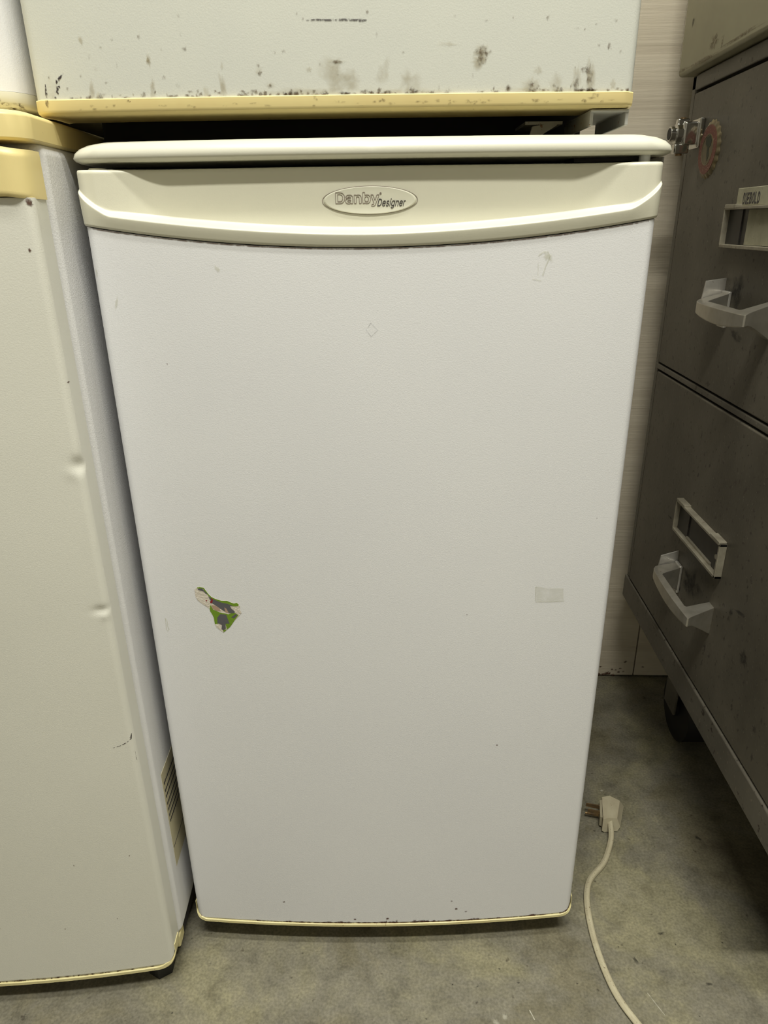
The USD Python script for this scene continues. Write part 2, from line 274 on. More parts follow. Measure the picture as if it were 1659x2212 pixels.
#fc.line([(0.30 + 0.006 * k, 0.535 - 0.0022 * k + 0.0012 * math.sin(1.7 * k)) for k in range(9)], 0.0008, 0.7)
fc.build('crack', 'dark_mark', floor)
fp = Marks(lambda u, w: (u, w, 0), (0, 0, 1), RNG)
fp.line([(0.262, 0.528), (0.268, 0.516), (0.274, 0.504)], [0.0003, 0.0010, 0.0005], 0.7)
fp.line([(0.128, 0.505), (0.132, 0.495)], 0.0008, 0.9); fp.blob(0.285, 0.83, 0.003, 0.002, 0.4, 0.8); fp.blob(0.09, 0.49, 0.004, 0.006, 0.3, 0.6); fp.blob(0.1, 0.497, 0.003, 0.004, 0.3, 0.6)
fp.build('pale_scuff', 'pale_scratch', floor, kind='stuff')

GROUP = 'compact refrigerators stacked against the wall'
# ------------------------------------------------------------------ the main fridge
YAW = math.radians(2.6)
HW, BOW = 0.2232, 0.011
fridge = thing('mini_fridge', 'white compact refrigerator with cream scooped handle panel and torn sticker, standing on the floor', 'refrigerator', (-0.0345, 0.584, 0), YAW, GROUP)
bow = lambda u, hw=HW, B=BOW: -B * (1 - np.clip(np.abs(u) / hw, 0, 1) ** 2)
def edge_round(u, hw, r):
    d = np.clip(np.abs(u) - (hw - r), 0, r); return r - np.sqrt(np.maximum(r * r - d * d, 0))
capz = lambda u: 0.7828 + 0.0178 * (np.abs(u) / 0.22) ** 2
ridgez = lambda u: 0.7918 + 0.0160 * (np.minimum(np.abs(u), 0.207) / 0.207) ** 1.8 + 0.0170 * np.clip((np.abs(u) - 0.1975) / 0.0257, 0, 1) ** 1.7
obj('body', box(-0.2185, 0.2185, 0.052, 0.50, 0.03, 0.8435, 0.004), 'white_side', fridge)
obj('gasket', box(-0.212, 0.212, 0.0405, 0.0525, 0.05, 0.832, 0.003), 'gasket', fridge)
# white door panel, its lower corners rounded
t = np.linspace(0, 1, 150) ** 1.25; s = np.sin(np.linspace(-1, 1, 141) * np.pi / 2)
hwp, z0p, rc = 0.2215, 0.0405, 0.013
S, T = np.meshgrid(s, t)
zl = z0p + T * (0.7995 - z0p); inset = np.where(zl < z0p + rc, rc - np.sqrt(np.maximum(rc ** 2 - (z0p + rc - zl) ** 2, 0)), 0)
U = S * (hwp - inset); Z = z0p + T * (capz(U) - 0.0006 - z0p)
obj('door_panel', solid_sheet(U, bow(U) + edge_round(U, hwp, 0.007), Z, 0.040), 'white', fridge, smooth=40)
# thin straw-coloured strip round the bottom of the door
def strip_mesh(hw, zt, zb, r, th, ytop, back, proud, B):
    """A moulding that runs round the bottom edge of a bowed door and turns up a little at both corners."""
    ang = np.linspace(0, np.pi / 2, 12)
    xo = np.concatenate([[-hw], -hw + r - r * np.cos(ang), np.linspace(-hw + r, hw - r, 60)[1:-1], hw - r + r * np.sin(ang), [hw]])
    zo = np.concatenate([[ytop], zb + r - r * np.sin(ang), np.full(58, zb), zb + r - r * np.cos(ang), [ytop]])
    d = np.stack([np.gradient(xo), np.gradient(zo)], 1); d /= np.linalg.norm(d, axis=1)[:, None]
    nx, nz = -d[:, 1], d[:, 0]
    taper = np.clip(np.minimum(np.arange(len(xo)), np.arange(len(xo))[::-1]) / 7.0, 0.18, 1) * th
    xi, zi = xo + nx * taper, zo + nz * taper
    yf = bow(xo, hw, B) - proud + edge_round(xo, hw, 0.006)
    rows = [(xo, np.full_like(xo, back), zo), (xo, yf + 0.0012, zo), (xo + nx * taper * 0.25, yf, zo + nz * taper * 0.25), (xi - nx * taper * 0.15, yf, zi - nz * taper * 0.15), (xi, yf + 0.001, zi), (xi, np.full_like(xo, back), zi)]
    V = np.array([np.stack(q, 1) for q in rows]); n, m = V.shape[:2]; i = np.arange(n * m).reshape(n, m); f = []
    for a in range(n):
        b = (a + 1) % n
        for c in range(m - 1): f += [(i[a, c], i[b, c], i[b, c + 1]), (i[a, c], i[b, c + 1], i[a, c + 1])]
    for c in (0, m - 1):
        for a in range(1, n - 1): f.append((i[0, c], i[a, c], i[a + 1, c])[:: 1 if c else -1])
    q = trimesh.Trimesh(V.reshape(-1, 3), f, process=False); trimesh.repair.fix_normals(q); return q
obj('bottom_trim', strip_mesh(HW, 0, 0.0345, 0.0145, 0.0056, 0.060, 0.038, 0.0012, BOW), 'gold_trim', fridge)
# cream panel across the top of the door: lip below, scoop for the fingers above
zt = 0.8398
u = np.sin(np.linspace(-1, 1, 241) * np.pi / 2) * HW; tt = np.linspace(0, 1, 90)
U, T = np.meshgrid(u, tt); zb = capz(U); Z = zb + T * (zt - zb)
def cap_y(U, Z):
    zr, zb = ridgez(U), capz(U)
    below = np.clip((zr - Z) / np.maximum(zr - zb, 1e-6), 0, 1)                       # 0 on the ridge, 1 at the lower edge
    lip = np.where(Z <= zr, -0.0034 + 0.0022 * below ** 1.3, -0.0034 * (1 - smoothstep(0, 0.0032, Z - zr)))
    side = np.clip((0.2085 - np.abs(U)) / 0.056, 0, 1); side = (smoothstep(-0.25, 1.0, side) - 0.104) / 0.896
    up = smoothstep(0.0006, 0.0052, Z - zr)
    scoop = 0.0122 * np.clip(side, 0, 1) * up
    y = bow(U) + edge_round(U, HW, 0.008) + lip + scoop
    return y + edge_round(np.where(Z > zt - 0.003, Z, 0), zt, 0.003) * 0.8 + 0.0012 * smoothstep(0.0015, 0, Z - zb)
Yc = cap_y(U, Z)
cap = obj('door_cap', solid_sheet(U, Yc, Z, 0.040), 'cream', fridge, smooth=45, label='cream scooped handle panel')
# oval emblem pressed into the scoop
EU, EZ, EA, EB = -0.0002, 0.8160, 0.0366, 0.0101
ey = lambda u, z: cap_y(np.asarray(u, float), np.asarray(z, float))
def oval(a, b, n=96):
    q = np.linspace(0, 2 * np.pi, n, endpoint=False); return EU + a * np.cos(q), EZ + b * np.sin(q)
rings = [(0.0, -0.0010), (0.55, -0.0010), (0.86, -0.0010), (0.915, -0.0013), (0.945, -0.0011), (0.97, -0.0003), (0.985, 0.0006)]
V, f = [], []
for k, (q, h) in enumerate(rings):
    x, z = oval(EA * max(q, 1e-4), EB * max(q, 1e-4)); V.append(np.stack([x, ey(x, z) + h, z], 1))
n = 96
for k in range(len(rings) - 1):
    for j in range(n):
        a, b, c, d = k * n + j, k * n + (j + 1) % n, (k + 1) * n + (j + 1) % n, (k + 1) * n + j
        f += [(a, c, b), (a, d, c)]
em = trimesh.Trimesh(np.vstack(V), f, process=False)
if em.face_normals[:, 1].mean() > 0: em.invert()
obj('emblem', em, 'emblem', cap, smooth=40, label='oval raised emblem on the scoop')
ring = affinity.translate(affinity.scale(Point(0, 0).buffer(1, 48), EA, EB).difference(affinity.scale(Point(0, 0).buffer(1, 48), EA - 0.0003, EB - 0.0003)), EU, EZ)
def on_cap(shape, lift, h=0.0002):
    m = extrude(shape, h); v = m.vertices; m.vertices = np.stack([v[:, 0], ey(v[:, 0], v[:, 1]) - lift - v[:, 2], v[:, 1]], 1); return m
obj('emblem_outline', on_cap(ring, 0.0002, 0.0003), 'emblem_line', cap, smooth=False)
big_word = text_shape('Danby', 0.0072, True); x0, y0, x1, y1 = big_word.bounds
big_word = affinity.translate(affinity.scale(big_word, 0.0331 / (x1 - x0), 1.0, origin=(x0, 0)), -0.0264 - x0, 0.8143)
word = big_word.buffer(0.00022).difference(big_word.buffer(-0.00013))
word = word.union(affinity.translate(Point(0, 0).buffer(0.0008).difference(Point(0, 0).buffer(0.00035)), 0.0080, 0.8207))
small = text_shape('Designer', 0.0052); x0, y0, x1, y1 = small.bounds
small = affinity.skew(affinity.scale(small, 0.0210 / (x1 - x0), 1.0, origin=(x0, 0)), 14, origin=(x0, 0)); small = affinity.translate(small, 0.0053 - x0, 0.8118)
obj('lettering', on_cap(word, 0.00115), 'emblem_line', cap, smooth=False, label='outlined brand lettering on the oval')
obj('lettering', on_cap(small, 0.00115), 'ink', cap, smooth=False, label='small slanted lettering on the oval')
# cream top of the fridge, everything rounded
def slab_mesh():
    pts = []
    for z, o, e in [(0.8447, 0.0045, 0.004), (0.8462, 0.0016, 0.001), (0.848, 0.0, 0.0), (0.8515, 0.0004, 0.0016), (0.8545, 0.0020, 0.0050), (0.857, 0.0050, 0.0105), (0.8588, 0.0100, 0.0180), (0.8597, 0.0180, 0.0280), (0.8600, 0.0300, 0.0400)]:
        hw = 0.2295 - e; cr = 0.020
        for q in np.linspace(-1, 1, 61):
            x = hw * math.sin(q * math.pi / 2); y = -0.0115 - 0.010 * (1 - (x / 0.2232) ** 2) + 0.012 + o
            d = max(0, abs(x) - (hw - cr)); y += (cr - math.sqrt(max(cr * cr - d * d, 0))) * 0.8
            pts.append((x + 0.0022, y, z))
        pts += [(-hw + 0.0022, 0.50, z), (hw + 0.0022, 0.50, z)]
    return hull(pts)
obj('worktop', slab_mesh(), 'cream_pale', fridge, smooth=50, label='rounded cream top')
obj('hinge_pin', cyl((0.2095, 0.0095, 0.836), (0.2095, 0.0095, 0.8485), 0.0042), 'steel', fridge)
obj('hinge_plate', hull([(x, y, z) for x, y, z in [(0.160, 0.026, 0.8415), (0.206, 0.018, 0.8415), (0.216, 0.022, 0.8415), (0.2195, 0.06, 0.8415), (0.16, 0.06, 0.8415), (0.16, 0.026, 0.8445), (0.206, 0.018, 0.8445), (0.216, 0.022, 0.8445), (0.2195, 0.06, 0.8445), (0.16, 0.06, 0.8445)]]), 'gasket', fridge)
obj('hinge_cover', cat(hull([(x, y, z) for y in (0.030, 0.075) for x, z in [(0.214, 0.8395), (0.2265, 0.8372), (0.2320, 0.8410), (0.2320, 0.8452), (0.214, 0.8430)]]), hull([(x, y, z) for y in (0.055, 0.09) for x, z in [(0.2260, 0.8470), (0.2425, 0.8550), (0.2415, 0.8594), (0.2330, 0.8598), (0.2260, 0.857)]])), 'grey_plastic', fridge, smooth=False)
obj('door_plug', cat(cyl((-0.209, 0.012, 0.8385), (-0.209, 0.012, 0.8413), 0.0085, 24, 0.006)), 'cream', fridge)
for x in (-0.19, 0.19):
    for y in (0.10, 0.45): obj('foot', cyl((x, y, 0), (x, y, 0.032), 0.016), 'black', fridge)
# marks on the white door
DP = lambda u, z: (u, float(bow(np.array(u)) + edge_round(np.array(u), hwp, 0.007)), z)
mk = Marks(DP, (0, -1, 0), RNG)
px = lambda: RNG.random()
for k in range(46):
    uu = 0.04 * RNG.standard_normal() + 0.02 if k < 26 else -0.20 + 0.4 * px()
    mk.blob(uu, 0.0412 + 0.0006 * px(), 0.002 + 0.005 * px() ** 2, 0.0007 + 0.0016 * px() ** 2 * (2 if abs(uu - 0.02) < 0.05 else 1), 0, 0.95, 0.4)
mk.line([(q, 0.0408) for q in np.linspace(-0.15, 0.2, 60)], 0.0007, 0.8)
mk.line([(0.2080 + 0.0125 * math.sin(a), 0.0535 - 0.0125 * math.cos(a)) for a in np.linspace(0, 1.5, 9)], 0.0014, 1.0)
mk.line([(q, float(capz(q)) - 0.0012) for q in np.linspace(-0.215, 0.215, 70)], 0.0006, 0.55)
for uu, zz, a in [(0.0844, 0.4555, 0.0009), (0.1207, 0.2979, 0.0010), (-0.1157, 0.0736, 0.0018), (-0.17, 0.6949, 0.0006), (0.1271, 0.5355, 0.0006), (0.0787, 0.0733, 0.0014), (0.20, 0.55, 0.0005), (0.0844, 0.0605, 0.0022), (0.096, 0.0555, 0.0016), (-0.034, 0.047, 0.002), (0.004, 0.0475, 0.0024)]:
    mk.blob(uu, zz, a, a * 0.8, 0.3, 0.9, n=10)
mk.build('rust_mark', 'rust', fridge, kind='stuff')
mk = Marks(DP, (0, -1, 0), RNG)
mk.line([(0.1485, 0.4825), (0.1494, 0.4661), (0.163, 0.4655), (0.1771, 0.4655)], 0.0005, 1.0); mk.line([(0.1485, 0.4825), (0.160, 0.4800), (0.1755, 0.4790)], 0.0004, 0.6)
mk.patch([(0.1482, 0.4830), (0.1494, 0.4659), (0.160, 0.4652), (0.1773, 0.4654), (0.1757, 0.4792), (0.160, 0.4802)], 0.5)
mk.blob(0.1375, 0.7740, 0.0028, 0.0045, 0.6, 1.0, 0.5); mk.line([(0.1300, 0.7745), (0.1330, 0.7770), (0.1372, 0.7775), (0.1392, 0.7740), (0.1360, 0.7660), (0.1345, 0.7600)], 0.0007, 0.9); mk.line([(0.1302, 0.7700), (0.1306, 0.7600)], 0.0004, 0.6); mk.line([(0.1265, 0.7575), (0.1335, 0.7560)], 0.0005, 0.7)
mk.line([(-0.2048, 0.4515), (-0.2032, 0.4480), (-0.2038, 0.4430), (-0.2028, 0.4390), (-0.2042, 0.4370), (-0.2054, 0.4395), (-0.2050, 0.4450), (-0.2048, 0.4515)], 0.0005, 1.0); mk.blob(-0.2053, 0.7429, 0.0012, 0.006, -0.3, 0.8, 0.3); mk.blob(-0.1203, 0.7684, 0.0018, 0.0032, 0.4, 0.9, 0.4); mk.blob(-0.2178, 0.7659, 0.0008, 0.004, 0, 0.9, 0.3)
mk.build('tape_residue', 'residue', fridge, kind='stuff')
mk = Marks(DP, (0, -1, 0), RNG)
for (a, b) in [((-0.0051, 0.7206), (-0.0013, 0.7260)), ((-0.0013, 0.7260), (0.0042, 0.7205)), ((0.0042, 0.7205), (-0.0012, 0.7155)), ((-0.0012, 0.7155), (-0.0051, 0.7206))]:
    mk.line([np.array(a) + (np.array(b) - np.array(a)) * q for q in np.linspace(0, 1, 8)], 0.00033, 0.55)
mk.build('pencil_mark', 'dark_mark', fridge)

# ------------------------------------------------------------------ torn sticker stuck on the main door
STK_U, STK_Z, STK_S, STK_V = -0.1723, 0.4862, 0.0000566, 0.0000662
sp = lambda pts: Polygon([(STK_U + (x - 470) * STK_S, STK_Z - (y - 360) * STK_V) for x, y in pts]).buffer(0)
sticker = thing('sticker', 'small torn green and grey sticker stuck on the lower left of the white fridge door', 'sticker', (-0.0345, 0.584, 0), YAW)
def on_door(shape, lift, h):
    m = extrude(shape.segmentize(0.004), h); v = m.vertices
    m.vertices = np.stack([v[:, 0], bow(v[:, 0]) - lift - v[:, 2], v[:, 1]], 1); return m
whole = sp([(470, 400), (495, 385), (520, 360), (565, 356), (630, 365), (655, 405), (700, 470), (740, 510), (800, 540), (900, 570), (1000, 570), (1060, 595), (1110, 612), (1160, 600), (1190, 625), (1208, 660), (1200, 720), (1225, 765), (1170, 820), (1080, 905), (1030, 970), (1000, 1005), (930, 1062), (878, 1100), (830, 1065), (765, 1012), (742, 960), (738, 850), (715, 790), (686, 740), (697, 718), (640, 672), (590, 640), (540, 605), (500, 570), (472, 520)])
obj('backing_paper', on_door(whole, 0.0001, 0.00012), 'torn_paper', sticker, smooth=False, label='torn white paper backing')
green = sp([(520, 362), (565, 357), (630, 366), (655, 405), (700, 470), (740, 512), (800, 541), (900, 571), (1000, 571), (1060, 596), (1110, 613), (1160, 601), (1188, 626), (1180, 655), (1100, 660), (1010, 620), (900, 600), (800, 575), (745, 545), (690, 490), (640, 425), (620, 385), (525, 380)]).union(
    sp([(690, 700), (710, 640), (745, 720), (870, 770), (1000, 790), (1090, 760), (1170, 800), (1080, 903), (1030, 968), (1000, 1003), (940, 1050), (930, 960), (850, 940), (770, 960), (745, 960), (740, 850), (716, 790), (690, 742)])).union(sp([(875, 1060), (930, 1045), (925, 1062), (878, 1098)]))
obj('print_patch', on_door(green, 0.00022, 0.00006), 'lime', sticker, smooth=False, label='lime green printed patches')
slate = sp([(525, 385), (600, 378), (640, 420), (690, 470), (660, 468), (620, 425), (540, 405)]).union(sp([(690, 500), (755, 545), (900, 600), (1010, 622), (1095, 655), (1040, 655), (1060, 700), (1110, 745), (1100, 775), (1010, 770), (930, 740), (870, 700), (800, 650), (735, 610)])).union(sp([(800, 850), (860, 790), (960, 800), (985, 900), (1000, 945), (930, 950), (925, 1030), (880, 1065), (850, 1040), (865, 970), (790, 940)])).union(sp([(1040, 840), (1120, 785), (1150, 800), (1085, 855)]))
obj('print_patch', on_door(slate, 0.0003, 0.00005), 'slate_print', sticker, smooth=False, label='slate grey printed patches')
tan = sp([(725, 645), (790, 650), (850, 690), (875, 740), (800, 735), (740, 700)]).union(sp([(940, 680), (975, 700), (1005, 765), (950, 755)]))
obj('print_patch', on_door(tan, 0.00036, 0.00005), 'tan_print', sticker, smooth=False, label='tan printed patches')
redp = sp([(735, 525), (762, 550), (750, 600), (722, 618), (705, 590), (735, 570)]).union(sp([(640, 560), (662, 570), (650, 592)]))
obj('print_patch', on_door(redp, 0.00036, 0.00005), 'red_print', sticker, smooth=False, label='dark red printed flecks')

# ------------------------------------------------------------------ the fridge stacked on top of it
UHW = 0.2190
upper = thing('mini_fridge', 'grubby white refrigerator with a yellowed bottom strip, stacked on top of the cream-topped one', 'refrigerator', (-0.0595, 0.5865, 0), YAW, GROUP)
UB = 0.004
ub = lambda x: bow(x, UHW, UB)
obj('body', box(-UHW + 0.004, UHW - 0.004, 0.060, 0.50, 0.897, 1.44, 0.004), 'white_side', upper)
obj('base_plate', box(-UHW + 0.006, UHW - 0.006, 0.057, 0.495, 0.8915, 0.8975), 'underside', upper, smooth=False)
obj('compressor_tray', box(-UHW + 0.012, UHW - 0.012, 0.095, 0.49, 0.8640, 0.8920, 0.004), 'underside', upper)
uu = np.sin(np.linspace(-1, 1, 81) * np.pi / 2) * UHW; zz = np.concatenate([np.linspace(0.8862, 0.90, 6), np.linspace(0.93, 1.43, 30)])
U, Z = np.meshgrid(uu, zz)
obj('door_panel', solid_sheet(U, ub(U) + edge_round(U, UHW, 0.006), Z, 0.055), 'white_upper', upper, smooth=40)
def trim_bar(hw, B, prof, ends=0.006):
    """A straight bar along a bowed front: prof is the (depth, height) section."""
    x = np.concatenate([[-hw], np.linspace(-hw + 0.0002, hw - 0.0002, 80), [hw]]); V = []
    for a in x: V.append([(a, float(bow(np.array(a), hw, B) + edge_round(np.array(a), hw, ends)) + d, h) for d, h in prof])
    V = np.array(V); n, m = V.shape[:2]; i = np.arange(n * m).reshape(n, m); f = []
    for a in range(n - 1):
        for c in range(m):
            d = (c + 1) % m; f += [(i[a, c], i[a + 1, c], i[a + 1, d]), (i[a, c], i[a + 1, d], i[a, d])]
    for a in (0, n - 1):
        for c in range(1, m - 1): f.append((i[a, 0], i[a, c], i[a, c + 1]))
    q = trimesh.Trimesh(V.reshape(-1, 3), f, process=False); trimesh.repair.fix_normals(q); return q
obj('bottom_trim', trim_bar(UHW + 0.0006, UB, [(0.054, 0.8862), (-0.0012, 0.8862), (-0.0020, 0.8855), (-0.0020, 0.8792), (-0.0010, 0.8776), (0.0030, 0.8764), (0.0080, 0.8762), (0.030, 0.8775), (0.054, 0.8775)]), 'yellow_trim', upper)
obj('hinge_bracket', cat(box(0.1900, 0.2185, 0.004, 0.085, 0.8738, 0.8756, 0.0006, 8), box(0.1900, 0.1926, 0.006, 0.085, 0.8650, 0.8752, 0.0006, 8), box(0.2160, 0.2186, 0.005, 0.085, 0.8650, 0.8752, 0.0006, 8)), 'steel', upper, smooth=False, label='rusty grey metal hinge bracket')
obj('hinge_tab', cat(hull([(x, y, z) for y0, y1, x, z in [(0.05, 0.054, 0.156, 0.870), (0.05, 0.054, 0.176, 0.8725), (0.05, 0.054, 0.1755, 0.8705), (0.05, 0.054, 0.160, 0.8615), (0.05, 0.054, 0.1535, 0.8612)] for y in (y0, y1)]), box(0.150, 0.18, 0.050, 0.10, 0.8712, 0.8735)), 'steel', upper, smooth=False)
for x in (-0.165, 0.10):
    for y in (0.12, 0.18): obj('foot', cyl((x, y, 0.860), (x, y, 0.894), 0.014), 'black', upper)
def UP(u, z):
    u, z = float(np.clip(u, -0.2155, 0.2155)), max(z, 0.8864)
    return (u, float(ub(np.array(u)) + edge_round(np.array(u), UHW, 0.006)), z)
# where each stain measured in the photograph sits on the door, in metres
CU = (-0.229842, 3.22616e-4, -6.0541e-5, 6.8769e-8); CZ = (0.946225, -4.0666e-6, -2.65914e-4, -1.5887e-9, -5.9194e-8)
uc = lambda x, y=205: CU[0] + CU[1] * x + CU[2] * y + CU[3] * x * y
zc2 = lambda x, y: CZ[0] + CZ[1] * x + CZ[2] * y + CZ[3] * x * y + CZ[4] * y * y
mk = Marks(UP, (0, -1, 0), RNG)
for x, y, a, b, g, k in [(172, 85, 4, 9, 0.1, 1.0), (320, 130, 5, 12, 0, 1.0), (318, 128, 3, 6, 0, 1.0), (195, 195, 6, 24, -0.1, 0.9), (213, 208, 8, 10, 0.4, 0.8), (328, 195, 5, 22, -0.1, 0.95), (480, 190, 8, 26, 0, 0.8), (478, 140, 3, 8, 0, 0.6), (445, 205, 8, 14, 0, 0.6),
                         (720, 165, 26, 34, 0, 0.75), (760, 175, 20, 22, 0, 0.7), (826, 155, 12, 20, -0.4, 0.7), (880, 180, 20, 24, 0, 0.7), (1040, 112, 18, 14, 0, 1.0), (1033, 132, 16, 12, 0.3, 1.0), (725, 133, 16, 4, 0, 0.9), (558, 155, 8, 7, 0.5, 0.8), (582, 184, 9, 6, 0, 0.8), (665, 150, 6, 5, 0, 0.8),
                         (1245, 170, 10, 24, 0, 0.9), (1275, 165, 9, 36, 0.1, 1.0), (1145, 185, 16, 18, 0, 0.8), (1160, 150, 9, 8, 0, 0.8), (1200, 185, 14, 20, 0, 0.6), (1325, 180, 6, 9, 0, 0.7), (105, 195, 16, 26, 0, 0.35), (965, 95, 20, 4, 0, 0.6), (670, 200, 100, 10, 0, 0.7), (1190, 195, 120, 10, 0, 0.6), (870, 200, 100, 9, 0, 0.6)]:
    mk.blob(uc(x, y), zc2(x, y), a * 0.0004, b * 0.0004, g, k, 0.35, 18)
mk.build('drip_stain', 'tan_stain', upper, kind='stuff')
mk = Marks(UP, (0, -1, 0), RNG)
for k in range(120):
    x = 80 + 1280 * RNG.random() if k < 60 else (700 + 160 * RNG.standard_normal() if k < 95 else 1270 + 60 * RNG.standard_normal())
    x = float(np.clip(x, 85, 1355)); h = RNG.random() ** 3
    mk.blob(uc(x), 0.8868 + 0.0035 * h, (0.0012 + 0.004 * RNG.random() ** 2) * (1 - 0.6 * h), (0.0007 + 0.0014 * RNG.random()), 0, 0.95, 0.45, 12)
for x, y, a, b, g in [(1040, 108, 13, 8, 0.2), (1035, 130, 8, 9, 0.3), (1048, 120, 4, 12, 0), (1245, 185, 6, 16, 0), (1272, 160, 7, 22, 0.2), (1262, 148, 8, 6, 0), (1145, 182, 7, 6, 0), (725, 133, 10, 3, 0), (560, 157, 5, 4, 0.5), (583, 184, 5, 3, 0), (688, 210, 26, 7, 0), (700, 206, 8, 8, 0), (886, 206, 18, 7, 0), (890, 200, 8, 10, 0), (815, 210, 12, 5, 0), (990, 208, 14, 5, 0), (965, 200, 6, 8, 0), (740, 203, 10, 5, 0), (1315, 96, 4, 5, 0), (1262, 60, 2, 2, 0), (1290, 215, 12, 8, 0), (640, 208, 16, 5, 0), (216, 212, 6, 5, 0.5), (478, 217, 8, 4, 0), (1106, 37, 2, 2, 0)]:
    mk.blob(uc(x, y), zc2(x, y), a * 0.0004, b * 0.0004, g, 1.0, 0.4, 14)
for _ in range(60):
    x = 90 + 1270 * RNG.random(); y = 215 - 190 * RNG.random() ** 2.2
    mk.blob(uc(x, y), max(zc2(x, y), 0.8866), 0.0006 + 0.0012 * RNG.random(), 0.0005 + 0.0016 * RNG.random(), 0, 0.6 * RNG.random() + 0.2, 0.4, 8)
mk.build('grime_spot', 'brown_stain', upper, kind='stuff')
mk = Marks(UP, (0, -1, 0), RNG)
P_ = lambda *q: [(uc(x, y), zc2(x, y)) for x, y in q]
for x, y, a, b, t in [(132, 159, 1.2, 3.2, -0.6), (128, 164, 1.8, 4.5, -0.6), (124, 169, 2.4, 4.5, -0.5), (119, 174, 2.0, 4.5, -0.2), (123, 178, 2.6, 1.5, -0.5), (119, 183, 1.6, 3.5, 0.1), (124, 185, 2.6, 1.4, -0.6), (121, 190, 2.2, 3.0, 0.5), (120, 196, 2.4, 2.6, 0.4), (122, 200, 1.2, 1.6, 0)]:
    mk.blob(*P_((x, y))[0], a * 0.00042, b * 0.00042, t, 1.0, 0.35, 12, 0.75)
mk.blob(*P_((116, 209))[0], 0.0009, 0.0009, 0, 1.0); mk.line(P_((94, 180), (95, 192), (96, 200), (97, 209)), [0.0003, 0.0006, 0.0011, 0.0007], 1.0)
mk.build('black_scuff', 'black_scuff', upper, kind='stuff')
mk = Marks(UP, (0, -1, 0), RNG)
mk.line(P_((660, 44), (680, 42), (700, 43), (720, 43), (745, 42), (765, 43), (780, 44), (790, 43)), [0.0004, 0.0006, 0.0007, 0.0008, 0.0009, 0.0009, 0.0010, 0.0005], 0.75)
mk.build('black_scuff', 'black_scuff', upper)
tp = Marks(lambda u, z: (u, float(ub(np.array(u)) + edge_round(np.array(u), UHW, 0.006)) - 0.0020, z), (0, -1, 0), RNG)
tp.line([(uc(97), 0.8858), (uc(97.5), 0.8835), (uc(98), 0.881)], [0.0013, 0.0015, 0.0006], 1.0)
for x, y, a, b in [(1285, 0.884, 7, 4), (1278, 0.8822, 8, 3), (1262, 0.8805, 6, 3), (730, 0.8815, 10, 3), (825, 0.8822, 6, 3), (1155, 0.881, 10, 3), (1010, 0.880, 8, 2), (275, 0.8845, 3, 2), (680, 0.8845, 4, 6)]:
    tp.blob(uc(x), y, a * 0.0004, b * 0.0004, 0, 0.9, 0.4, 12)
for _ in range(40): tp.blob(uc(150 + 1200 * RNG.random()), 0.8788 + 0.003 * RNG.random(), 0.001 + 0.002 * RNG.random(), 0.0005 + 0.0006 * RNG.random(), 0, 0.6, 0.4, 8)
tp.build('grime_spot', 'brown_stain', upper, kind='stuff')

# ------------------------------------------------------------------ the fridge on the left
LYAW, LHW, LB = math.radians(4.0), 0.2300, 0.015
lc = (-0.2655 - LHW * math.cos(LYAW), 0.520 - LHW * math.sin(LYAW), 0)
left = thing('mini_fridge', 'white refrigerator with yellowed top and handle strip, on the floor at the left', 'refrigerator', lc, LYAW, GROUP)
lb = lambda x: bow(x, LHW, LB)
obj('body', box(-LHW - 0.001, LHW + 0.001, 0.0275, 0.52, 0.042, 0.857, 0.009, 24), 'white_side', left)
u = np.concatenate([np.linspace(-LHW, 0.10, 40)[:-1], np.linspace(0.10, LHW - 0.006, 90)[:-1], LHW - 0.006 + 0.006 * np.sin(np.linspace(0, 1, 9) * np.pi / 2)])
t = np.linspace(0, 1, 320); z0l, rl = 0.0365, 0.018
U, T = np.meshgrid(u, t); Z = z0l + T * (0.8195 - z0l)
ins = np.where(Z < z0l + rl, rl - np.sqrt(np.maximum(rl ** 2 - (z0l + rl - Z) ** 2, 0)), 0)
U = U * (1 - ins / LHW)
dent = lambda cu, cz, ru, rz, d: d * np.exp(-((U - cu) / ru) ** 2 - ((Z - cz) / rz) ** 2)
Yl = lb(U) + edge_round(U, LHW, 0.0055) + dent(0.2285, 0.6235, 0.0055, 0.006, 0.0034) - dent(0.222, 0.618, 0.006, 0.005, 0.0006) + dent(0.2235, 0.4915, 0.007, 0.0035, 0.0016) - dent(0.226, 0.4855, 0.005, 0.0035, 0.0006)
obj('door_panel', solid_sheet(U, Yl, Z, 0.0235), 'white_warm', left, smooth=45)
obj('gasket', box(-LHW + 0.006, LHW - 0.006, 0.0230, 0.0280, 0.05, 0.845), 'gasket', left, smooth=False)
obj('bottom_trim', strip_mesh(LHW + 0.0008, 0, 0.0300, 0.020, 0.0062, 0.0600, 0.020, 0.0012, LB), 'gold_trim', left)
